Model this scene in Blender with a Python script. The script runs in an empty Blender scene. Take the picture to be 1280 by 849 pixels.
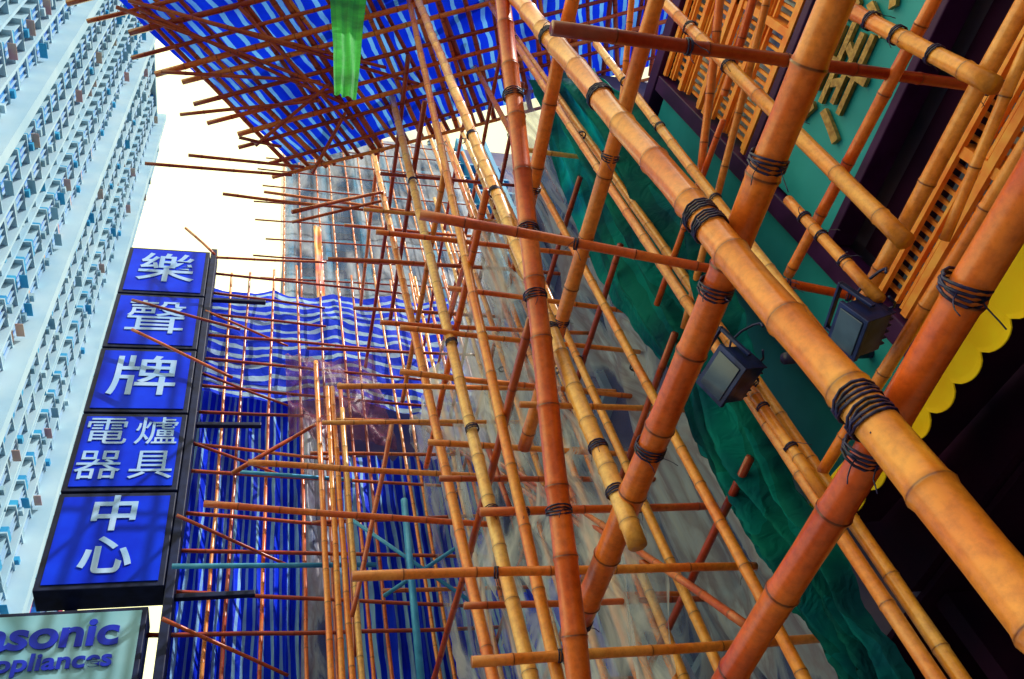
import bpy, bmesh, math, random
from mathutils import Vector, Matrix, noise
random.seed(7)
scene=bpy.context.scene
CAM=Vector((0,0,1.6)); F=1030.0
# ---------------- camera calibration (from vanishing points) -------------
fw=Vector((.289,.568,.770)).normalized()
rt=Vector((.9565,-.2024,-.2094)); rt=(rt-fw*rt.dot(fw)).normalized()
dn=fw.cross(rt).normalized()
if dn.z>0: dn=-dn
def ray(u,v): return (rt*(u-640)+dn*(v-424.5)+fw*F)
def PX(u,v,c):
    d=ray(u,v); return CAM+d*((c-CAM.x)/d.x)
def PY(u,v,c):
    d=ray(u,v); return CAM+d*((c-CAM.y)/d.y)
def PZ(u,v,c):
    d=ray(u,v); return CAM+d*((c-CAM.z)/d.z)
cd=bpy.data.cameras.new("camera"); cam=bpy.data.objects.new("camera",cd); scene.collection.objects.link(cam)
m=Matrix((rt,-dn,-fw)).transposed().to_4x4(); m.translation=CAM; cam.matrix_world=m
cd.sensor_width=36; cd.lens=F/1280*36; cd.clip_start=.05; cd.clip_end=3000
scene.camera=cam
# ---------------- materials ----------------
def newmat(name):
    mt=bpy.data.materials.new(name); mt.use_nodes=True
    nt=mt.node_tree; b=nt.nodes["Principled BSDF"]; return mt,nt,b
def N(nt,t,**k):
    n=nt.nodes.new(t)
    for a,b in k.items(): setattr(n,a,b)
    return n
def noise_mat(name,c1,c2,scale=3,rough=.6,bump=.2,metal=0,detail=4,stretch=(1,1,1),spec=.5):
    mt,nt,b=newmat(name)
    tc=N(nt,"ShaderNodeTexCoord"); mp=N(nt,"ShaderNodeMapping"); mp.inputs["Scale"].default_value=stretch
    nz=N(nt,"ShaderNodeTexNoise"); nz.inputs["Scale"].default_value=scale; nz.inputs["Detail"].default_value=detail
    cr=N(nt,"ShaderNodeValToRGB"); cr.color_ramp.elements[0].color=(*c1,1); cr.color_ramp.elements[1].color=(*c2,1)
    cr.color_ramp.elements[0].position=.35; cr.color_ramp.elements[1].position=.65
    nt.links.new(tc.outputs["Object"],mp.inputs[0]); nt.links.new(mp.outputs[0],nz.inputs["Vector"])
    nt.links.new(nz.outputs["Fac"],cr.inputs[0]); nt.links.new(cr.outputs[0],b.inputs["Base Color"])
    b.inputs["Roughness"].default_value=rough; b.inputs["Metallic"].default_value=metal; b.inputs["Specular IOR Level"].default_value=spec
    if bump:
        bp=N(nt,"ShaderNodeBump"); bp.inputs["Strength"].default_value=bump; bp.inputs["Distance"].default_value=.02
        nt.links.new(nz.outputs["Fac"],bp.inputs["Height"]); nt.links.new(bp.outputs[0],b.inputs["Normal"])
    return mt
def bamboo_mat(name,stops,dark=(.07,.01,.006)):
    mt,nt,b=newmat(name); L=nt.links
    at=N(nt,"ShaderNodeAttribute",attribute_name="bam"); sp=N(nt,"ShaderNodeSeparateColor"); L.new(at.outputs["Color"],sp.inputs[0])
    tc=N(nt,"ShaderNodeTexCoord")
    n1=N(nt,"ShaderNodeTexNoise"); n1.inputs["Scale"].default_value=2.6; n1.inputs["Detail"].default_value=4; L.new(tc.outputs["Object"],n1.inputs["Vector"])
    n2=N(nt,"ShaderNodeTexNoise"); n2.inputs["Scale"].default_value=30; n2.inputs["Detail"].default_value=7; n2.inputs["Roughness"].default_value=.65; L.new(tc.outputs["Object"],n2.inputs["Vector"])
    ma=N(nt,"ShaderNodeMath",operation='MULTIPLY_ADD'); ma.inputs[1].default_value=.38; L.new(sp.outputs["Green"],ma.inputs[0])
    mb=N(nt,"ShaderNodeMath",operation='MULTIPLY'); mb.inputs[1].default_value=.8; L.new(n1.outputs["Fac"],mb.inputs[0]); L.new(mb.outputs[0],ma.inputs[2])
    cr=N(nt,"ShaderNodeValToRGB"); els=cr.color_ramp.elements
    els[0].position=stops[0][0]; els[0].color=(*stops[0][1],1); els[1].position=stops[-1][0]; els[1].color=(*stops[-1][1],1)
    for p,c in stops[1:-1]:
        e=els.new(p); e.color=(*c,1)
    L.new(ma.outputs[0],cr.inputs[0])
    r2=N(nt,"ShaderNodeValToRGB"); r2.color_ramp.elements[0].position=.3; r2.color_ramp.elements[0].color=(.42,.2,.1,1); r2.color_ramp.elements[1].position=.58; r2.color_ramp.elements[1].color=(1,1,1,1)
    L.new(n2.outputs["Fac"],r2.inputs[0])
    mx=N(nt,"ShaderNodeMix",data_type='RGBA',blend_type='MULTIPLY'); mx.inputs[0].default_value=.5
    L.new(cr.outputs[0],mx.inputs[6]); L.new(r2.outputs[0],mx.inputs[7])
    mx2=N(nt,"ShaderNodeMix",data_type='RGBA'); L.new(mx.outputs[2],mx2.inputs[6]); mx2.inputs[7].default_value=(*dark,1)
    mm=N(nt,"ShaderNodeMath",operation='MULTIPLY'); mm.inputs[1].default_value=.95; L.new(sp.outputs["Red"],mm.inputs[0]); L.new(mm.outputs[0],mx2.inputs[0])
    L.new(mx2.outputs[2],b.inputs["Base Color"]); b.inputs["Roughness"].default_value=.3; b.inputs["Specular IOR Level"].default_value=.5
    b.inputs["Coat Weight"].default_value=.35; b.inputs["Coat Roughness"].default_value=.22
    bp=N(nt,"ShaderNodeBump"); bp.inputs["Strength"].default_value=.15; bp.inputs["Distance"].default_value=.003; L.new(n2.outputs["Fac"],bp.inputs["Height"]); L.new(bp.outputs[0],b.inputs["Normal"])
    return mt
M_bam=bamboo_mat("bamboo_golden",[(.2,(.78,.11,.01)),(.4,(.97,.27,.025)),(.58,(.98,.4,.05)),(.85,(.98,.6,.2))])
M_org=bamboo_mat("bamboo_orange",[(.2,(.5,.04,.008)),(.45,(.82,.13,.015)),(.65,(.95,.27,.035)),(.9,(.97,.42,.1))])
M_red=bamboo_mat("bamboo_shaded_red",[(.2,(.2,.012,.006)),(.5,(.42,.04,.01)),(.75,(.65,.12,.02)),(.95,(.8,.28,.07))])  # reddish poles, base darkened so the colour carries their shade
M_lash=noise_mat("nylon_lashing",(.004,.003,.03),(.025,.02,.13),40,.4,.3)
def tarp_mat(name,base,stripe,freq,duty=.35,trans=.35,axis=0,distort=.04,rough=.6,bump=.4,dirt=.8):
    mt,nt,b=newmat(name); L=nt.links
    tc=N(nt,"ShaderNodeTexCoord"); sp=N(nt,"ShaderNodeSeparateXYZ"); L.new(tc.outputs["UV"],sp.inputs[0])
    nz=N(nt,"ShaderNodeTexNoise"); nz.inputs["Scale"].default_value=5; nz.inputs["Detail"].default_value=3; L.new(tc.outputs["UV"],nz.inputs["Vector"])
    a=N(nt,"ShaderNodeMath",operation='MULTIPLY_ADD'); a.inputs[1].default_value=distort; L.new(nz.outputs["Fac"],a.inputs[0]); L.new(sp.outputs[axis],a.inputs[2])
    f=N(nt,"ShaderNodeMath",operation='MULTIPLY'); f.inputs[1].default_value=freq; L.new(a.outputs[0],f.inputs[0])
    fr=N(nt,"ShaderNodeMath",operation='FRACT'); L.new(f.outputs[0],fr.inputs[0])
    lt=N(nt,"ShaderNodeMath",operation='LESS_THAN'); lt.inputs[1].default_value=duty; L.new(fr.outputs[0],lt.inputs[0])
    n2=N(nt,"ShaderNodeTexNoise"); n2.inputs["Scale"].default_value=2.2; n2.inputs["Detail"].default_value=6; L.new(tc.outputs["Object"],n2.inputs["Vector"])
    cr=N(nt,"ShaderNodeValToRGB"); cr.color_ramp.elements[0].position=.35; cr.color_ramp.elements[0].color=(.3,.3,.6,1); cr.color_ramp.elements[1].position=.58; cr.color_ramp.elements[1].color=(1,1,1,1); L.new(n2.outputs["Fac"],cr.inputs[0])
    mx=N(nt,"ShaderNodeMix",data_type='RGBA'); L.new(lt.outputs[0],mx.inputs[0]); mx.inputs[6].default_value=(*base,1); mx.inputs[7].default_value=(*stripe,1)
    ml=N(nt,"ShaderNodeMix",data_type='RGBA',blend_type='MULTIPLY'); ml.inputs[0].default_value=dirt; L.new(mx.outputs[2],ml.inputs[6]); L.new(cr.outputs[0],ml.inputs[7])
    L.new(ml.outputs[2],b.inputs["Base Color"]); b.inputs["Roughness"].default_value=rough; b.inputs["Specular IOR Level"].default_value=.12
    n3=N(nt,"ShaderNodeTexNoise"); n3.inputs["Scale"].default_value=7; n3.inputs["Detail"].default_value=3; n3.inputs["Distortion"].default_value=1.2; L.new(tc.outputs["Object"],n3.inputs["Vector"])
    bp=N(nt,"ShaderNodeBump"); bp.inputs["Strength"].default_value=bump; bp.inputs["Distance"].default_value=.04; L.new(n3.outputs["Fac"],bp.inputs["Height"]); L.new(bp.outputs[0],b.inputs["Normal"])
    tr=N(nt,"ShaderNodeBsdfTranslucent"); L.new(ml.outputs[2],tr.inputs[0])
    ms=N(nt,"ShaderNodeMixShader"); ms.inputs[0].default_value=trans; L.new(b.outputs[0],ms.inputs[1]); L.new(tr.outputs[0],ms.inputs[2])
    L.new(ms.outputs[0],nt.nodes["Material Output"].inputs[0])
    return mt
BLUE=(.001,.04,1.0); LB=(.3,.62,1.0)
M_tarpV=tarp_mat("striped_tarp_vertical",BLUE,LB,15,.34,trans=.2,distort=.09,dirt=.65)
M_tarpH=tarp_mat("striped_tarp_horizontal",(.002,.05,1.0),(.5,.78,1.0),12,.36,axis=1,distort=.14,dirt=.7)
M_tarpF=tarp_mat("striped_tarp_fan",(.003,.03,.8),(.12,.4,.95),30,.33,trans=.45)
M_green=tarp_mat("green_net_cloth",(.0,.2,.19),(.0,.29,.3),4,.5,trans=.4,rough=.75,bump=.7,distort=.5,dirt=.95)
M_lime=tarp_mat("lime_cloth",(.06,.7,.08),(.04,.55,.07),3,.5,trans=.5,rough=.6)
def plastic_mat(name,stops,scale,op0,op1,stretch=(1,1.2,.35),bump=.5,rgh=.62):
    mt,nt,b=newmat(name); L=nt.links
    tc=N(nt,"ShaderNodeTexCoord"); mp=N(nt,"ShaderNodeMapping"); mp.inputs["Scale"].default_value=stretch; L.new(tc.outputs["Object"],mp.inputs[0])
    n=N(nt,"ShaderNodeTexNoise"); n.inputs["Scale"].default_value=scale; n.inputs["Detail"].default_value=7; n.inputs["Roughness"].default_value=rgh; n.inputs["Distortion"].default_value=.8; L.new(mp.outputs[0],n.inputs["Vector"])
    cr=N(nt,"ShaderNodeValToRGB"); e=cr.color_ramp.elements; e[0].position=stops[0][0]; e[0].color=(*stops[0][1],1); e[1].position=stops[-1][0]; e[1].color=(*stops[-1][1],1)
    for p,c in stops[1:-1]:
        q=e.new(p); q.color=(*c,1)
    L.new(n.outputs["Fac"],cr.inputs[0]); L.new(cr.outputs[0],b.inputs["Base Color"]); b.inputs["Roughness"].default_value=.3; b.inputs["Specular IOR Level"].default_value=.4
    bp=N(nt,"ShaderNodeBump"); bp.inputs["Strength"].default_value=bump; bp.inputs["Distance"].default_value=.06; L.new(n.outputs["Fac"],bp.inputs["Height"]); L.new(bp.outputs[0],b.inputs["Normal"])
    tl=N(nt,"ShaderNodeBsdfTranslucent"); L.new(cr.outputs[0],tl.inputs[0]); m0=N(nt,"ShaderNodeMixShader"); m0.inputs[0].default_value=.3; L.new(b.outputs[0],m0.inputs[1]); L.new(tl.outputs[0],m0.inputs[2])
    tp=N(nt,"ShaderNodeBsdfTransparent"); ms=N(nt,"ShaderNodeMixShader")
    r=N(nt,"ShaderNodeMapRange"); r.inputs[1].default_value=.38; r.inputs[2].default_value=.62; r.inputs[3].default_value=op0; r.inputs[4].default_value=op1
    L.new(n.outputs["Fac"],r.inputs[0]); L.new(r.outputs[0],ms.inputs[0]); L.new(m0.outputs[0],ms.inputs[1]); L.new(tp.outputs[0],ms.inputs[2])
    L.new(ms.outputs[0],nt.nodes["Material Output"].inputs[0]); return mt
M_plastic=plastic_mat("dirty_plastic_sheet",[(.28,(.01,.08,.7)),(.42,(.1,.18,.6)),(.5,(.55,.66,.9)),(.56,(.38,.36,.5)),(.64,(.6,.74,.97)),(.78,(.9,.96,1.0))],2.0,.75,.2,(1,1.8,.3),.4,.55)
M_net=plastic_mat("clear_creased_film",[(.3,(.4,.5,.7)),(.5,(.65,.75,.9)),(.7,(.95,.97,1.0))],2.6,.97,.35,(1,1.4,.4),.5,.55)
M_mesh=plastic_mat("pale_debris_mesh",[(.3,(.3,.45,.62)),(.5,(.6,.68,.78)),(.7,(.82,.9,.97))],1.6,.75,.2,(1,1,.25))
M_torn=plastic_mat("torn_dark_netting",[(.3,(.12,.02,.08)),(.5,(.25,.06,.12)),(.7,(.35,.12,.25))],5,.3,.6,(1,1,1))
M_teal=noise_mat("teal_painted_board",(.015,.29,.38),(.03,.38,.5),2.5,.45,.05,spec=.2)
M_purple=noise_mat("dark_purple_frame",(.035,.006,.06),(.06,.012,.1),5,.4,.1,spec=.2)
M_dark=noise_mat("dark_recess_shade",(.008,.002,.02),(.03,.004,.03),2,.6,.1,spec=.1)  # near-black colour holds the shade of recess, shop interior and awning underside
M_orange=noise_mat("orange_lattice_wood",(.9,.22,.02),(.97,.42,.07),9,.5,.1)
M_amber=noise_mat("amber_wall",(.75,.25,.02),(.9,.42,.05),3,.6,.1)
M_paneglass=noise_mat("lattice_sky_reflection_glass",(.15,.3,.7),(.5,.7,.95),4,.1,0)  # bluish sky reflection painted into the glass colour
M_yellow=noise_mat("yellow_valance",(.97,.6,.003),(.99,.72,.008),6,.6,.1,spec=.2)
M_gold=noise_mat("gold_leaf_letters",(.3,.15,.03),(.5,.3,.08),30,.35,.2,.3)
M_wall=noise_mat("stained_render_wall",(.04,.06,.2),(.18,.14,.26),1.5,.8,.3)
M_white=noise_mat("sign_letter_pale_blue",(.26,.48,.85),(.4,.6,.95),2.5,.5,0,spec=.2)
M_signblue=noise_mat("sign_blue_enamel",(.001,.02,.65),(.003,.045,.9),1.8,.4,.02,spec=.08)
M_signframe=noise_mat("sign_frame_navy",(.004,.008,.04),(.01,.02,.08),8,.5,.1,spec=.2)
M_signpale=noise_mat("sign_pale_teal",(.16,.4,.52),(.25,.5,.62),1.5,.4,.02,spec=.2)
M_signtext=noise_mat("sign_letter_navy",(.004,.015,.45),(.008,.03,.55),4,.5,0,spec=.2)
M_pipe=noise_mat("blue_steel_pipe",(.03,.28,.65),(.07,.42,.8),9,.4,.1,.2)
M_tw=noise_mat("tower_white_tile",(.2,.38,.5),(.32,.5,.6),.3,.7,0,spec=.2)
M_tfin=noise_mat("tower_white_fin",(.36,.58,.72),(.48,.68,.78),.3,.7,0,spec=.2)
M_tg=noise_mat("tower_blue_glass",(.005,.09,.5),(.02,.28,.7),.8,.3,0)
M_tc=noise_mat("tower_cyan_panel",(.01,.28,.6),(.03,.4,.7),.4,.6,0)
M_tp=noise_mat("tower_pink_brown",(.55,.25,.3),(.65,.45,.32),.5,.6,0)
M_mag=noise_mat("magenta_cladding",(.7,.02,.15),(.8,.05,.2),.5,.5,0)
M_lamp=noise_mat("lamp_housing_blue_black",(.005,.01,.07),(.015,.03,.18),12,.35,.1,.3)
M_glass=noise_mat("lamp_glass",(.02,.03,.1),(.06,.1,.2),5,.08,0)
M_asph=noise_mat("asphalt",(.04,.04,.042),(.06,.06,.06),6,.9,.3)
M_pave=noise_mat("concrete_paving",(.22,.21,.2),(.3,.29,.27),3,.85,.2)
M_paint=noise_mat("road_paint",(.7,.7,.68),(.8,.8,.78),10,.7,0)
# ---------------- builders ----------------
def link(o,parent=None):
    scene.collection.objects.link(o)
    if parent: o.parent=parent
    return o
def empty(name,loc=(0,0,0)):
    e=bpy.data.objects.new(name,None); e.location=(0,0,0); return link(e)
class MB:
    def __init__(s): s.v=[];s.f=[];s.mi=[];s.c=[]
    def box(s,x0,x1,y0,y1,z0,z1,mi=0):
        b=len(s.v); s.v+=[(x0,y0,z0),(x1,y0,z0),(x1,y1,z0),(x0,y1,z0),(x0,y0,z1),(x1,y0,z1),(x1,y1,z1),(x0,y1,z1)]
        for q in [(0,3,2,1),(4,5,6,7),(0,1,5,4),(1,2,6,5),(2,3,7,6),(3,0,4,7)]:
            s.f.append(tuple(b+i for i in q)); s.mi.append(mi)
        s.c+=[(0,0,0,1)]*8
    def tube(s,pts,rads,cols,sides,mi=0,cap=True):
        b0=len(s.v); n=len(pts)
        ax=(pts[-1]-pts[0]).normalized(); up=Vector((0,0,1)) if abs(ax.z)<.9 else Vector((1,0,0))
        a=ax.cross(up).normalized()
        for i,(p,r,c) in enumerate(zip(pts,rads,cols)):
            t=(pts[min(i+1,n-1)]-pts[max(i-1,0)]).normalized()
            aa=(a-t*a.dot(t)).normalized(); bb=t.cross(aa)
            for k in range(sides):
                th=2*math.pi*k/sides; s.v.append(tuple(p+aa*(math.cos(th)*r)+bb*(math.sin(th)*r))); s.c.append(c)
        for i in range(n-1):
            for k in range(sides):
                k2=(k+1)%sides; s.f.append((b0+i*sides+k,b0+i*sides+k2,b0+(i+1)*sides+k2,b0+(i+1)*sides+k)); s.mi.append(mi)
        if cap:
            s.f.append(tuple(b0+k for k in range(sides))[::-1]); s.mi.append(mi)
            s.f.append(tuple(b0+(n-1)*sides+k for k in range(sides))); s.mi.append(mi)
    def obj(s,name,mats,parent=None,smooth=False,bevel=0):
        me=bpy.data.meshes.new(name); me.from_pydata(s.v,[],s.f)
        for mt in mats: me.materials.append(mt)
        me.polygons.foreach_set("material_index",s.mi)
        if smooth: me.polygons.foreach_set("use_smooth",[True]*len(s.f))
        at=me.color_attributes.new("bam",'FLOAT_COLOR','POINT')
        at.data.foreach_set("color",[x for c in s.c for x in c])
        me.update()
        o=bpy.data.objects.new(name,me)
        if bevel:
            bv=o.modifiers.new("b",'BEVEL'); bv.width=bevel; bv.segments=2
        return link(o,parent)
def pole(mb,p0,p1,r0=.03,r1=None,sides=8,sp=None,bend=None,mi=0,ground=False,ext0=0,ext1=0):
    """bamboo culm: swollen nodes, gentle bow, taper"""
    if r1 is None: r1=r0*.85
    p0=Vector(p0);p1=Vector(p1); d=(p1-p0)
    if d.length<.05: return None
    dn_=d.normalized(); p0=p0-dn_*ext0; p1=p1+dn_*ext1
    if ground:
        lo,hi=(p0,p1) if p0.z<p1.z else (p1,p0)
        dd=(hi-lo)
        if lo.z>.12:
            lo2=lo+dd*((.12-lo.z)/dd.z)
            if p0.z<p1.z: p0=lo2
            else: p1=lo2
    L=(p1-p0).length
    if sp is None: sp=.22+.12*random.random()+r0*2
    if bend is None: bend=random.uniform(-1,1)*.007*L
    ax=(p1-p0).normalized(); q=ax.cross(Vector((random.random()-.5,random.random()-.5,random.random()-.5))).normalized()
    rnd=random.random(); pts=[];rad=[];col=[]
    def add(t,k,nm):
        t=max(0,min(L,t)); s=t/L
        if pts and t-add.last<1e-4: return
        add.last=t
        pts.append(p0+ax*t+q*(bend*math.sin(math.pi*s)+.003*math.sin(t*5+rnd*9))); rad.append((r0+(r1-r0)*s)*k); col.append((nm,rnd,0,1))
    add.last=-1
    add(0,1,.3); t=sp*random.uniform(.3,.9)
    w=.010+r0*.12
    while t<L-w*2:
        add(t-w*1.2,1.0,.0); add(t-w*.35,1.07,.2); add(t-w*.1,1.10,.8); add(t+w*.1,1.03,.95); add(t+w*.3,1.06,.2); add(t+w*1.2,.99,0)
        add(t+sp*.5,.965,0)
        t+=sp*random.uniform(.85,1.12)
    add(L,1,.4)
    mb.tube(pts,rad,col,sides,mi)
    return (p0,p1,(r0+r1)/2)
def lash(mb,p,ax,r,turns=4,w=.007,tails=True,R=None):
    ax=ax.normalized(); up=Vector((.3,.5,.8)); a=ax.cross(up).normalized(); b=ax.cross(a)
    seg=12*turns; pts=[]
    R=R or r*1.08+w*.4
    for i in range(seg+1):
        th=2*math.pi*i/12; k=i/seg-.5
        sk=.22*r*math.sin(th)*(1 if (i//12)%2 else -1)
        pts.append(p+a*(math.cos(th)*R)+b*(math.sin(th)*R)+ax*(k*w*turns*1.7+sk))
    mb.tube(pts,[w]*len(pts),[(0,0,0,1)]*len(pts),5,0)
    if tails:
        for s in (-.6,.7):
            q0=p+a*R*s*.8+b*R*.8; q=[q0]
            dr=Vector((random.uniform(-1,1),random.uniform(-1,1),random.uniform(-1,.2))).normalized()
            for i in range(4):
                dr=(dr+Vector((random.uniform(-.3,.3),random.uniform(-.3,.3),-.3))).normalized(); q.append(q[-1]+dr*.022)
            mb.tube(q,[w*.45]*5,[(0,0,0,1)]*5,4,0)
def lash_uv(mb,P,u,v,**k):
    if not P: return
    p0,p1,r=P; d=ray(u,v).normalized(); e=(p1-p0).normalized(); w0=CAM-p0
    b=d.dot(e); den=1-b*b; s=(e.dot(w0)-b*d.dot(w0))/den
    lash(mb,p0+e*s,e,r,**k)
def cloth(name,mat,fn,nx,ny,nrm,amp,fx=6,fy=1.5,uv=(1,1),parent=None,seed=0,ridge=0):
    v=[];f=[];uvs=[]
    nrm=Vector(nrm).normalized()
    for j in range(ny+1):
        for i in range(nx+1):
            s=i/nx;t=j/ny; p=Vector(fn(s,t))
            h=noise.noise(Vector((s*fx+seed,t*fy,seed*1.7)))*1.0+.45*noise.noise(Vector((s*fx*2.7,t*fy*1.6+seed,seed)))+.15*noise.noise(Vector((s*fx*6,t*fy*3,seed)))
            if ridge:
                w=s+.25*noise.noise(Vector((s*2,t*fy*1.2,seed+5)))
                h+=ridge*(1-abs(((w*fx*1.3)%1)*2-1))**1.5
            v.append(p+nrm*h*amp); uvs.append((s*uv[0],t*uv[1]))
    for j in range(ny):
        for i in range(nx):
            a=j*(nx+1)+i; f.append((a,a+1,a+nx+2,a+nx+1))
    me=bpy.data.meshes.new(name); me.from_pydata(v,[],f); me.materials.append(mat)
    ul=me.uv_layers.new(name="UVMap")
    for l in me.loops: ul.data[l.index].uv=uvs[l.vertex_index]
    me.polygons.foreach_set("use_smooth",[True]*len(f)); me.update()
    return link(bpy.data.objects.new(name,me),parent)
def bil(a,b,c,d):
    a,b,c,d=map(Vector,(a,b,c,d))
    return lambda s,t:(a.lerp(b,s)).lerp(d.lerp(c,s),t)
def text(name,body,loc,size,rot,mat,parent,ext=.01,bold=.0,sx=1,sy=1,shear=0,al='CENTER'):
    cu=bpy.data.curves.new(name,'FONT'); cu.body=body; cu.size=size; cu.extrude=ext; cu.offset=bold; cu.align_x=al; cu.align_y='CENTER'; cu.shear=shear
    cu.materials.append(mat); o=bpy.data.objects.new(name,cu); o.location=loc; o.rotation_euler=rot; o.scale=(sx,sy,1); return link(o,parent)
# ================= GROUND =================
g=MB(); g.box(-600,600,-600,600,-.3,0); g.obj("ground",[M_asph])
g=MB(); g.box(-14.5,-1.6,-80,200,.001,.006); g.obj("road",[M_asph])
g=MB()
for i in range(-12,40): g.box(-8.1,-7.98,i*4,i*4+2,.007,.011)
g.obj("road_marking",[M_paint])
g=MB(); g.box(-1.59,3.2,-80,60,.001,.12); g.box(-18.2,-14.51,-80,60,.001,.12); g.obj("pavement",[M_pave],bevel=.01)
# ================= TOWER =================
tw=empty("residential_tower")
mb=MB(); XT=-19.2; YT=66.7; ZT=141.6; nb=20; bw=2.7; fl=2.75
mb.box(XT-16,XT-.4,YT-nb*bw,YT,0,ZT,0)
for i in range(nb):
    y1=YT-i*bw; y0=y1-bw
    proj=.0 if i%3==1 else .75
    top=ZT-(0 if i%4 else 3)
    nf=int(top/fl)
    big=(i%6==2)
    mb.box(XT-.4,XT+proj+(1.5 if big else .3),y1-(.9 if big else .25),y1,0,ZT+(2 if big else 0),4)
    if proj: mb.box(XT-.4,XT+proj-.12,y0+.5,y1-.95,20,top,1)
    for k in range(8,nf):
        z=k*fl+.2
        mb.box(XT-.39,XT+proj+.12,y0,y1-.26,z,z+.16,4)
        mb.box(XT-.38,XT+proj,y0+.3,y1-.95,z+.17,z+.95,(2 if i%3==0 else (3 if (i%5==3 and k%2) else 0)))
        if not proj: mb.box(XT-.4,XT-.3,y0+.35,y1-.8,z+.96,z+2.5,1)
        for q in range(3):
            yy=y0+.4+q*.55; mb.box(XT-.3,XT+proj+.03,yy,yy+.06,z+.95,z+2.7,4)
        if random.random()<.35:
            yy=y0+.9; mb.box(XT+proj,XT+proj+.4,yy,yy+.6,z+.3,z+.7,random.choice([0,4,2]))
        if random.random()<.2:
            yy=y0+.4; mb.box(XT+proj+.13,XT+proj+.7,yy,yy+1.2,z+1.2,z+1.25,random.choice([3,0,2]))
mb.box(XT-16,XT+1.0,YT-nb*bw,YT,ZT,ZT+1.2,0)
mb.obj("tower_facade",[M_tw,M_tg,M_tc,M_tp,M_tfin],tw)
lb=empty("distant_building"); mb=MB(); mb.box(-45,-18.2,70,90,0,57.5,0)
for k in range(20):
    z=k*3-.1
    mb.box(-45.1,-18.1,69.6,90.1,z,z+1.1,1 if k%3 else 2)
    for q in range(13): mb.box(-44.5+q*2.1,-44.2+q*2.1,69.7,70,z+1.1,z+3,1)
mb.obj("building_shell",[M_tg,M_mag,M_tw],lb)
# ================= SHOP BUILDING (right, facade x=3) =================
sb=empty("shop_building"); XF=3.0
mb=MB()
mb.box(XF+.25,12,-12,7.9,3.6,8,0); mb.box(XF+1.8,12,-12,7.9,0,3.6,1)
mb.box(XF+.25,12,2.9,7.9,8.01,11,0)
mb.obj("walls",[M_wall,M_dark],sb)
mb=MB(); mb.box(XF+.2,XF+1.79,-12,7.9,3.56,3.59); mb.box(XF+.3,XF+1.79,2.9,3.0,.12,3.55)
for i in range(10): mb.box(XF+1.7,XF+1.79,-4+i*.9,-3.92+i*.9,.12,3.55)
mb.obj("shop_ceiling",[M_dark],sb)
mb=MB()
mb.box(XF,XF+.1,-6,1.80,5.12,6.08,0)
mb.box(XF,XF+.1,1.96,2.42,4.2,7.6,0)
mb.box(XF+.02,XF+.12,2.5,2.95,4.2,6.4,0)
mb.obj("teal_fascia_board",[M_teal],sb,bevel=.008)
mb=MB(); mb.box(XF+.02,XF+.12,2.5,2.95,6.45,7.6); mb.obj("amber_side_board",[M_amber],sb,bevel=.008)
mb=MB()
mb.box(XF-.05,XF+.12,1.82,1.94,3.9,7.7); mb.box(XF-.04,XF+.11,2.43,2.49,4.2,7.6)
mb.box(XF-.03,XF+.12,-6,1.81,5.05,5.11); mb.box(XF-.03,XF+.12,-6,1.81,6.09,6.16); mb.box(XF-.03,XF+.12,-6,1.81,4.62,4.68)
mb.box(XF-.06,XF+.12,-6,2.95,7.71,7.85)
mb.obj("purple_frame",[M_purple],sb,bevel=.008)
mb=MB(); mb.box(XF+.2,XF+.24,-6,1.81,4.69,5.04); mb.box(XF+.15,XF+.24,-6,2.95,3.6,4.05); mb.obj("recess_shade_panel",[M_dark],sb)  # dark sheets with the recess shade in their colour
mb=MB(); mb.box(XF+.11,XF+.14,-6,1.81,4.06,4.61); mb.box(XF+.11,XF+.14,-6,1.81,6.17,7.7); mb.obj("lattice_backing",[M_paneglass],sb)
mb=MB()
def lattice(y0,y1,z0,z1):
    pw=.8; y=y1
    while y>y0+.1:
        ya=max(y-pw,y0)
        mb.box(XF-.02,XF+.1,ya,ya+.05,z0,z1); 
        n=int((y-ya)/.055)
        for i in range(1,n): mb.box(XF+.03,XF+.05,ya+.05+i*.055-.01,ya+.05+i*.055+.01,z0,z1)
        nz=int((z1-z0)/.05)
        for i in range(1,nz):
            if (i//3)%2==0: mb.box(XF+.0,XF+.028,ya+.052,y-.002,z0+i*.05-.009,z0+i*.05+.009)
        y=ya
    for z in (z0,(z0+z1)/2,z1-.05): mb.box(XF-.03,XF-.001,y0,y1,z,z+.045)
lattice(-2,1.80,4.07,4.6); lattice(-2,1.80,6.18,6.9); lattice(-2,1.80,6.95,7.68)
mb.obj("orange_lattice_window",[M_orange],sb)
for ch,y in (("澤",1.08),("深",.50),("福",-.1)):
    text("gold_character",ch,(XF-.02,y,5.6),.66,(math.pi/2,0,-math.pi/2),M_gold,sb,.012,0)
mb=MB()
for y in (3.3,4.7,6.1):
    for z in (4.6,7.2,9.4):
        mb.box(XF+.18,XF+.24,y,y+1.0,z,z+1.2,1); mb.box(XF+.12,XF+.2,y-.06,y-.0,z-.06,z+1.26,0); mb.box(XF+.12,XF+.2,y+1.0,y+1.06,z-.06,z+1.26,0); mb.box(XF+.12,XF+.2,y+.47,y+.53,z,z+1.2,0); mb.box(XF+.1,XF+.24,y-.05,y+1.05,z-.12,z-.061,0)
mb.obj("windows",[M_tfin,M_glass],sb)
aw=empty("shop_awning")
def zt_(y): return 3.71+(y-1.04)*.125
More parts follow.
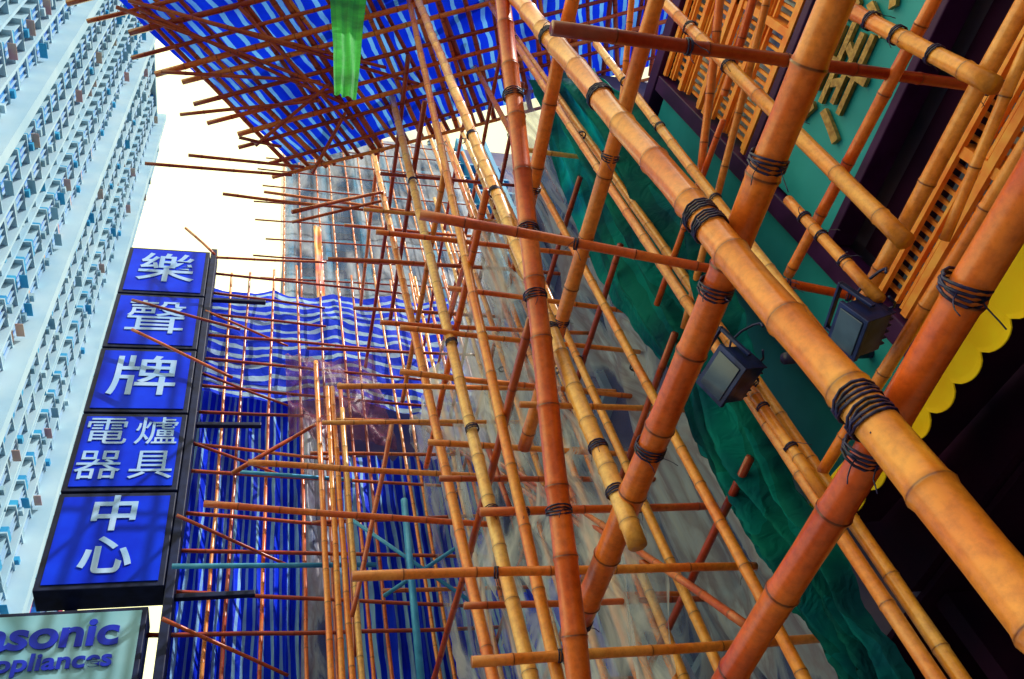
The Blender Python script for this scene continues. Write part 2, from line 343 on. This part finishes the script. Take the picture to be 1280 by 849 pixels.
def valance():
    v=[];f=[];y0=-.6;y1=2.80;n=20;w=(y1-y0)/n
    for i in range(n):
        for k in range(9):
            s=k/8; y=y0+(i+s)*w; zb=zt_(y)-.17-.055*math.sin(math.pi*s)**.6
            x=2.58+.004*math.sin(y*7)+.002*math.sin(y*31)
            v+=[(x,y,zt_(y)),(x+.003,y,zb+.03),(x,y,zb)]
    m=n*9
    for i in range(m-1):
        a=i*3; f+=[(a,a+3,a+4,a+1),(a+1,a+4,a+5,a+2)]
    me=bpy.data.meshes.new("scalloped_valance"); me.from_pydata(v,[],f); me.materials.append(M_yellow); me.update()
    o=link(bpy.data.objects.new("scalloped_valance",me),aw); sm=o.modifiers.new("s",'SOLIDIFY'); sm.thickness=.006
valance()
mb=MB()
for y in (-.6,2.80):
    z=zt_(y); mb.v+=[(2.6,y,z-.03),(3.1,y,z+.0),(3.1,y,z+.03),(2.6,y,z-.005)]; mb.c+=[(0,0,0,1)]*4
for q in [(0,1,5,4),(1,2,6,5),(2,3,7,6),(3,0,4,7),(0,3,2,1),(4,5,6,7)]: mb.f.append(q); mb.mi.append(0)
mb.obj("awning_roof",[M_dark],aw)  # shade below the awning is put into its near-black colour
# ================= SCAFFOLDED BLOCK (y=8) =================
bb=empty("wrapped_building")
mb=MB(); mb.box(-.7,12,8.35,11.9,0,12.9); mb.box(.6,14,12.2,22,0,30); mb.obj("walls",[M_wall],bb)
mb=MB()
for z in range(1,29):
    mb.box(.5,8,11.9,12.19,z,z+.12)
for x in range(0,8): mb.box(.55+x,.7+x,11.8,12.19,0,30)
mb.obj("floor_bands",[M_tc],bb)
cloth("debris_mesh",M_mesh,bil((.35,11.6,10),(6,11.6,10),(6,11.6,30),(.35,11.6,30)),60,80,(0,-1,0),.08,8,2,seed=14)
YB=8.0
cloth("striped_tarpaulin",M_tarpV,bil((-.95,YB,2),(.55,YB,2),(.5,YB,11.0),(-.8,YB,11.0)),90,60,(0,-1,0),.1,5,1.0,(1,1),seed=1,ridge=1.3)
cloth("striped_tarpaulin",M_tarpV,bil((.8,YB+.1,2),(3.0,YB+.1,2),(3.0,YB+.1,9.7),(.8,YB+.1,9.7)),90,60,(0,-1,0),.1,6,1.0,(1.3,1),seed=4,ridge=1.3)
def upper(s,t):
    p=bil((-.85,YB-.25,10.7),(3.0,YB-.3,10.1),(3.0,YB-.25,13.2),(-.8,YB-.2,13.3))(s,t)
    p.z-=.16*abs(math.sin(s*math.pi*4))*t+.1*math.sin(s*9)*(1-t); return p
cloth("striped_tarpaulin",M_tarpH,upper,110,40,(0,-1,0),.09,5,3,(1,1),seed=9)
cloth("torn_netting",M_torn,bil((.35,7.3,9.3),(1.7,7.3,9.2),(1.5,7.3,10.9),(.3,7.3,11)),40,30,(0,-1,0),.22,4,4,seed=19)
cloth("striped_tarpaulin",M_tarpV,bil((-.8,12,2),(-.85,YB,2),(-.8,YB,12.9),(-.8,12,12.9)),40,40,(1,0,0),.1,5,2,(1,1),seed=2)
cloth("plastic_sheet",M_plastic,bil((.5,YB-.1,2),(.85,YB-.1,2),(.85,YB-.1,11.2),(.45,YB-.1,11.2)),20,60,(0,-1,0),.08,3,6,seed=5)
cloth("plastic_sheet",M_plastic,bil((2.9,YB,3.2),(2.9,3.0,3.2),(2.9,3.0,11),(2.9,YB,11)),130,90,(-1,0,0),.14,8,1.6,seed=6,ridge=1.2)
cloth("clear_film",M_net,bil((2.1,7.4,3.6),(2.2,3.5,3.8),(2.2,3.7,8.6),(2.0,7.3,9.6)),70,60,(-1,0,0),.12,5,2.0,seed=26,ridge=1.2)
cloth("striped_tarpaulin",M_tarpV,bil((2.72,YB,2.5),(2.72,5.2,2.5),(2.72,5.5,5.8),(2.72,YB,7.2)),50,30,(-1,0,0),.1,4,2,seed=8,ridge=1)
bn=empty("hanging_banner")
cloth("banner_cloth",noise_mat("banner_yellow_red",(.9,.5,.1),(.85,.03,.15),1.4,.6,.2),bil((1.15,10.9,17.2),(1.33,10.9,17.2),(1.33,10.9,21.0),(1.15,10.9,21.0)),8,40,(0,-1,0),.06,2,5,parent=bn,seed=21)
# ================= GREEN NET =================
Lb=[(668,105),(712,250),(775,380),(842,472),(876,570),(950,700),(1010,770),(1075,860)]
Rb=[(745,85),(838,165),(898,250),(915,350),(960,470),(990,570),(1065,710),(1155,880)]
def poly(P,t):
    x=t*(len(P)-1); i=min(int(x),len(P)-2); k=x-i
    a=P[max(i-1,0)];b=P[i];c=P[i+1];d=P[min(i+2,len(P)-1)]
    return .5*((2*b)+(c-a)*k+(2*a-5*b+4*c-d)*k*k+(3*b-a-3*c+d)*k*k*k)
LL=[PX(u,v,2.55) for u,v in Lb]; RR=[PX(u,v,2.5) for u,v in Rb]
def netfn(s,t):
    a=poly(LL,t);b=poly(RR,t); w=.035*noise.noise(Vector((0,t*14,2)))+.02*noise.noise(Vector((0,t*40,2)))
    p=a.lerp(b,s); p.y+=w*(1 if s<.5 else -1)*abs(s-.5)*2*2; return p
cloth("green_safety_net",M_green,netfn,70,120,(-1,0,0),.10,3.2,2.4,seed=3,ridge=1.5)
cloth("green_cloth",M_lime,bil(PY(418,118,2.3),PY(444,128,2.3),PY(460,-30,2.3),PY(412,-30,2.3)),20,40,(.3,-1,0),.03,2,2,seed=3,ridge=.7)
# ================= CATCH FAN (upper deck) =================
def fanpt(u,v):
    p=PZ(u,v,11.0); k=max(0,(4.2-p.y))*.12
    return CAM+(p-CAM)*((11+k-CAM.z)/(11-CAM.z))
A_,B_,C_,D_=fanpt(366,205),fanpt(840,75),fanpt(900,-230),fanpt(110,-35)
fan=bil(A_,B_,C_,D_)
cloth("catch_fan_tarpaulin",M_tarpF,fan,90,50,(0,0,1),.09,9,4,(1.3,1),seed=11)
cs=empty("catch_fan_scaffold")
mb=MB()
for i in range(32):
    s=(i+random.uniform(-.25,.25))/31; j=random.uniform(-.04,.04)
    a=fan(s,-.02-random.random()*.02); b=fan(s+j,1.0)
    pole(mb,a-Vector((0,0,.15)),b-Vector((0,0,.15)),.024+.014*random.random(),sides=6,mi=random.choice([0,0,1]))
for i in range(12):
    t=(i+random.uniform(-.2,.2))/12; k=random.uniform(-.03,.03)
    a=fan(-.01-random.random()*.05,t); b=fan(1.0,t+k)
    pole(mb,a-Vector((0,0,.2)),b-Vector((0,0,.2)),.024+.012*random.random(),sides=6,mi=random.choice([0,0,1]))
for u0,v0,u1,v1 in [(185,192,365,207),(228,132,400,115),(238,182,380,197),(280,230,455,250),(365,265,480,238),(205,80,400,92),(150,0,425,105),(178,2,430,120),(320,170,410,95),(390,205,430,130),(300,160,352,172),(215,5,520,95),(165,-8,480,75),(300,0,440,150)]:
    pole(mb,fanpt(u0,v0)-Vector((0,0,.26)),fanpt(u1,v1)-Vector((0,0,.26)),.022,.02,sides=6)
mb.obj("fan_poles",[M_red,M_org],cs,True)
# ================= FAR SCAFFOLD (block face) =================
fs=empty("far_bamboo_scaffold"); mb=MB()
for i in range(13):
    x=-.82+i*.32+random.uniform(-.05,.05)
    pole(mb,(x,7.55,.12),(x+random.uniform(-.05,.05),7.55,13.3+random.random()*.4),.026,.02,6,mi=random.choice([0,0,1]))
for i in range(19):
    z=3.2+i*.54+random.uniform(-.06,.06); a=-.86-random.random()*.12
    pole(mb,(a,7.45,z+.25),(random.choice([.9,2.2,3]),7.45,z+random.uniform(-.15,.1)),.024,.02,6)
for i in range(7):
    z=3.5+i*1.3
    pole(mb,(-.8,7.0+random.random()*.3,z+.5),(.35,7.5,z+.1),.02,.017,6)
for i in range(12):
    x=.4+i*.45; pole(mb,(x,11.2,12),(x,11.2,28),.03,.025,6,mi=1)
for i in range(16):
    z=13+i*.95+random.uniform(-.1,.1); pole(mb,(.1-random.random()*.5,11.1,z),(6,11.1,z+random.uniform(-.2,.2)),.026,.022,6)
mb.obj("poles",[M_red,M_org],fs,True)
# ================= MAIN SCAFFOLD =================
ms=empty("bamboo_scaffold")
st=MB(); lg=MB(); la=MB()
XO=1.35
A=pole(st,PX(1280,752,XO),PX(648,0,XO),.058,.046,20,.33,0.0,ground=True,ext1=2)
B=pole(st,PX(797,682,1.42),PX(522,0,1.42),.040,.036,14,.27,ext1=3)
C=pole(st,PX(722,849,1.30),PX(628,0,1.30),.060,.046,16,.36,ground=True,ext1=1.5,mi=1)
C2=pole(st,PX(700,849,1.42),PX(585,330,1.42),.034,.032,12,ground=True,ext1=6)
S1=pole(st,PX(665,849,XO),PX(462,0,XO),.042,.038,12,ground=True,ext1=3)
S2=pole(st,PX(617,849,XO),PX(440,72,XO),.040,.034,12,ground=True)
for b in (452,440,428,415):
    pole(st,PY(b,849,6.2),PY(350+(b-350)*.74+random.uniform(-4,4),480+random.uniform(-30,60),6.2),.03,.028,8,ground=True)
D=pole(lg,PX(722,782,1.46),PX(1046,-8,1.46),.058,.05,18,.36,ext1=1,mi=1)
E=pole(lg,PX(905,849,1.46),PX(1285,228,1.46),.050,.045,18,.36,ext0=1.2,ext1=1,mi=1)
F1=pole(lg,PX(655,560,1.75),PX(822,-5,1.75),.046,.04,12,mi=1,ext1=1)
G1=pole(lg,PX(652,300,1.6),PX(720,-5,1.6),.046,.04,12,mi=1,ext1=1)
XI=2.3
inner=[]
for b,vend in [(752,849),(800,849),(850,849),(905,849),(1003,849),(1172,849),(1195,849)]:
    t=350+(b-350)*.309+random.uniform(-6,6)
    inner.append(pole(st,PX(b,vend,XI),PX(t,0,XI),.032,.028,10,ground=True,ext1=1,mi=random.choice([0,0,1])))
for (u0,v0,u1,v1,r) in [(1132,302,822,-5,.036),(1242,108,1058,10,.034),(1035,432,745,55,.03),(1100,375,985,250,.026),(1045,640,905,440,.028)]:
    inner.append(pole(st,PX(u0,v0,XI-.05),PX(u1,v1,XI-.05),r,r*.9,12))
for (u0,v0,u1,v1,r) in [(1168,0,985,345,.028),(1284,0,1040,445,.034),(1284,180,1020,602,.03),(900,0,868,290,.026),(940,0,905,120,.024),(870,350,960,-5,.022),(1284,60,1180,300,.022),(790,0,770,200,.024),(840,330,905,150,.02)]:
    pole(lg,PX(u0,v0,XI+.06),PX(u1,v1,XI+.06),r,r*.9,10,mi=1,ext0=.3)
T=[(690,35,1247,112,.72,.027,2),(525,268,1105,378,1.85,.026,1),(440,720,945,708,3.2,.026,1),(590,827,1030,798,3.4,.028,1),(600,640,912,632,3.6,.028,1),
(255,630,620,656,5.0,.028,1),(310,578,640,597,5.2,.028,1),(535,553,812,570,4.0,.024,1),(500,465,790,495,3.9,.024,1),(470,290,830,330,3.2,.022,1),(560,360,830,395,3.4,.022,1),
(420,525,610,533,6.2,.024,1),(500,410,800,440,3.6,.022,1),(330,240,640,282,5.2,.02,1),(650,505,880,512,3.3,.022,1),(700,745,880,742,4.4,.022,1),(640,560,760,562,4.4,.022,1),(980,448,1150,440,2.1,.03,3),(640,185,760,200,2.6,.022,0)]
TP=[]
for u0,v0,u1,v1,y,r,mi in T: TP.append(pole(lg,PY(u0,v0,y),PY(u1,v1,y),r,r*.88,10,mi=mi))
for y in (4.1,5.3,6.7):
    for k in range(9):
        z=3.6+k*.95+random.uniform(-.08,.08)
        if random.random()<.8: pole(lg,(random.choice([.55,.95,1.2]),y,z),(2.85,y,z+random.uniform(-.06,.06)),.023,.02,7,mi=random.choice([1,2]))
    pole(st,(XI,y+.2,.12),(XI+random.uniform(-.1,.1),y+.2,12.5),.03,.026,8)
    pole(lg,(XI+.1,y+.05,.12),(XI+.1,y+.2,11.5),.026,.024,8,mi=1)
for k in range(8):
    z=4.2+k*1.05
    pole(lg,(XI+.08,2.6,z),(XI+.08,7.9,z+random.uniform(-.15,.15)),.024,.02,7,mi=2)
for k in range(6):
    z=5.2+k*1.4; y0=2.4+random.random()*.6
    pole(lg,(XO+.08,y0,z),(XO+.08,y0+random.choice([2.8,4.6]),z+random.uniform(-.1,.3)),.028,.024,8,mi=random.choice([1,2]))
for k in range(8):
    y=3.0+k*.6; z=3.5+k*.8
    pole(lg,(XI-.1,y,z),(XI-.1,y+1.6,z+2.4),.024,.02,7,mi=2)
for (u0,v0,u1,v1,y) in [(490,530,440,770,5.6),(425,480,445,820,6.4),(365,265,478,240,4.6),(165,375,300,412,6.8),(165,412,290,472,6.8),(232,285,268,318,6.8),(270,322,408,328,6.8),(290,592,395,530,6.4),(560,400,610,235,4.0),(610,560,640,640,4.4)]:
    pole(lg,PY(u0,v0,y),PY(u1,v1,y),.026 if y<6.5 else .02,.02,8,mi=2)
st.obj("standards",[M_bam,M_org],ms,True); lg.obj("ledgers_and_braces",[M_bam,M_org,M_red,M_lash],ms,True)
for P,u,v in [(A,735,135),(A,855,288),(A,868,300),(A,1050,520),(A,1072,538),(C,650,290),(C,658,372),(B,780,612),(D,725,775),(D,895,360),(E,1085,565),(F1,700,400),(C,640,120),(C,690,640),(B,690,412),(B,748,560),(S1,560,430),(S1,610,640),(S1,500,230),(S2,520,405),(S2,570,620),(S2,480,235),(C2,660,640),(A,690,45),(G1,665,235),(F1,745,190),(E,1210,360),(B,590,170),(B,620,240),(S1,575,540),(D,815,560),(D,960,200)]:
    lash_uv(la,P,u,v,turns=4,w=.0042 if P and P[2]>.045 else .0038)
for P,u,v in [(TP[0],1215,105),(TP[0],1235,108),(TP[0],860,60),(TP[1],1060,372),(TP[1],720,305),(TP[2],620,716),(TP[2],930,708),(TP[3],700,818),(TP[4],800,636),(TP[1],985,354)]:
    lash_uv(la,P,u,v,turns=3,w=.004)
for P in inner:
    if P:
        for s in (.35,.6,.8): 
            p0,p1,r=P; lash(la,p0.lerp(p1,s),(p1-p0),r,turns=3,w=.0036)
la.obj("nylon_lashings",[M_lash],ms,True)
pp=empty("steel_pipe_bracing"); mb=MB()
for (u0,v0,u1,v1,y,r) in [(215,708,470,706,6.6,.025),(505,625,528,870,6.4,.035),(440,650,600,760,6.6,.02),(480,745,600,665,6.6,.02),(300,590,440,600,6.6,.02)]:
    a,b=PY(u0,v0,y),PY(u1,v1,y); mb.tube([a,a.lerp(b,.5),b],[r]*3,[(0,0,0,1)]*3,10)
mb.obj("pipes",[M_pipe],pp,True)
# ================= BLUE HANGING SIGN =================
sg=empty("hanging_shop_sign"); YS=7.2; x0,x1=-1.95,-.88
R90=(math.pi/2,0,0)
mbp=MB(); mbf=MB(); ztop=13.32; h=1.15; pitch=1.262
chars=[["樂"],["聲"],["牌"],["電爐","器具"],["中","心"]]
for i in range(5):
    zt=ztop-i*pitch; zb=zt-h
    mbf.box(x0-.04,x1+.04,YS,YS+.32,zb-.04,zt+.04)
    mbp.box(x0+.02,x1-.02,YS-.012,YS-.001,zb+.02,zt-.02)
    cx=(x0+x1)/2; cz=(zt+zb)/2
    c=chars[i]
    if len(c)==1: text("character",c[0],(cx,YS-.02,cz),.82,R90,M_white,sg,.004,0 if i==1 else .006)
    elif i==3:
        for r_,row in enumerate(c):
            for q,ch in enumerate(row): text("character",ch,(cx-.27+q*.54,YS-.02,cz+.27-r_*.54),.49,R90,M_white,sg,.004,0)
    else:
        for r_,ch in enumerate(c): text("character",ch,(cx,YS-.02,cz+.28-r_*.54),.5,R90,M_white,sg,.004,.01)
mbf.box(x1+.05,x1+.14,YS+.02,YS+.3,3.5,13.5); mbf.box(x0+.2,x0+.3,YS+.33,YS+.42,4,13.3)
for z in (12.2,9.5,7.0,5.4): mbf.box(x1+.14,x1+.9,YS+.1,YS+.16,z,z+.06)
mbf.obj("sign_cases",[M_signframe],sg,bevel=.01); mbp.obj("sign_faces",[M_signblue],sg)
es=empty("electronics_shop_sign"); mb=MB(); mb.box(-3.6,-.95,YS+.01,YS+.34,5.4,6.86); mb.obj("sign_case",[M_signframe],es,bevel=.01)
mb=MB(); mb.box(-3.55,-1.0,YS-.004,YS+.008,5.45,6.81); mb.obj("sign_face",[M_signpale],es)
text("lettering","Panasonic",(-1.16,YS-.02,6.58),.4,R90,M_signtext,es,.004,.012,1.08,al='RIGHT')
text("lettering","Appliances",(-1.18,YS-.02,6.31),.23,R90,M_signtext,es,.004,.006,1.1,al='RIGHT')
# ================= FLOODLIGHTS =================
def flood(loc,rz,tilt,sc=1.0):
    e=empty("floodlight"); mb=MB(); w=.095*sc
    mb.box(-w,w,-.07*sc,.06*sc,-w*.75,w*.75,0)
    for i in range(6): mb.box(-w*.9+i*w*.34,-w*.9+i*w*.34+.008,.061*sc,.1*sc,-w*.65,w*.65,0)
    mb.box(-w*1.12,w*1.12,-.092*sc,-.071*sc,-w*.86,w*.86,0)
    mb.box(-w*.9,w*.9,-.098*sc,-.0925*sc,-w*.65,w*.65,1)
    mb.box(-w*1.3,-w*1.14,-.012,.012,-.015,w*1.7,0); mb.box(w*1.14,w*1.3,-.012,.012,-.015,w*1.7,0); mb.box(-w*1.3,w*1.3,-.012,.012,w*1.71,w*1.85,0)
    mb.obj("lamp_housing",[M_lamp,M_glass],e,bevel=.004)
    pts=[Vector((w*1.0*math.cos(t)+w*1.2,.1+.05*math.sin(t*2),w*1.6*math.sin(t)*.5+w*.6)) for t in [i*.5 for i in range(11)]]
    m2=MB(); m2.tube(pts,[.006]*11,[(0,0,0,1)]*11,6); m2.obj("power_cable",[M_lamp],e,True)
    e.location=loc; e.rotation_euler=(tilt,0,rz)
flood(PX(917,468,2.1),math.radians(-80),math.radians(20),1.1)
flood(PX(1078,408,2.2),math.radians(-100),math.radians(15),.9)
# ================= WORLD & SUN =================
sdir=Vector((.52,-.42,.74)).normalized()
w=bpy.data.worlds.new("World"); scene.world=w; w.use_nodes=True; nt=w.node_tree
bg=nt.nodes["Background"]; sk=nt.nodes.new("ShaderNodeTexSky"); sk.sky_type='NISHITA'; sk.sun_disc=False
sk.sun_elevation=math.asin(sdir.z); sk.sun_rotation=math.atan2(sdir.x,sdir.y); sk.dust_density=4
bg.inputs[1].default_value=.1; nt.links.new(sk.outputs[0],bg.inputs[0])
# bright haze bank over the open street side, thinning to the right
tc=nt.nodes.new("ShaderNodeTexCoord"); dp=nt.nodes.new("ShaderNodeVectorMath"); dp.operation='DOT_PRODUCT'
dp.inputs[1].default_value=tuple(Vector((-.62,.28,.73)).normalized()); nt.links.new(tc.outputs["Generated"],dp.inputs[0])
mr=nt.nodes.new("ShaderNodeMapRange"); mr.inputs[1].default_value=.1; mr.inputs[2].default_value=.82; mr.inputs[3].default_value=.05; mr.inputs[4].default_value=2.1
nt.links.new(dp.outputs["Value"],mr.inputs[0])
b2=nt.nodes.new("ShaderNodeBackground"); b2.inputs[0].default_value=(1,.94,.40,1); nt.links.new(mr.outputs[0],b2.inputs[1])
ad=nt.nodes.new("ShaderNodeAddShader"); nt.links.new(bg.outputs[0],ad.inputs[0]); nt.links.new(b2.outputs[0],ad.inputs[1])
nt.links.new(ad.outputs[0],nt.nodes["World Output"].inputs[0])
sl=bpy.data.lights.new("sun",'SUN'); sl.energy=4.6; sl.angle=math.radians(.5); sl.color=(1,.95,.86)
so=bpy.data.objects.new("sun",sl); so.rotation_euler=sdir.to_track_quat('Z','Y').to_euler(); link(so)
scene.view_settings.view_transform='Standard'; scene.view_settings.look='None'; scene.view_settings.exposure=0
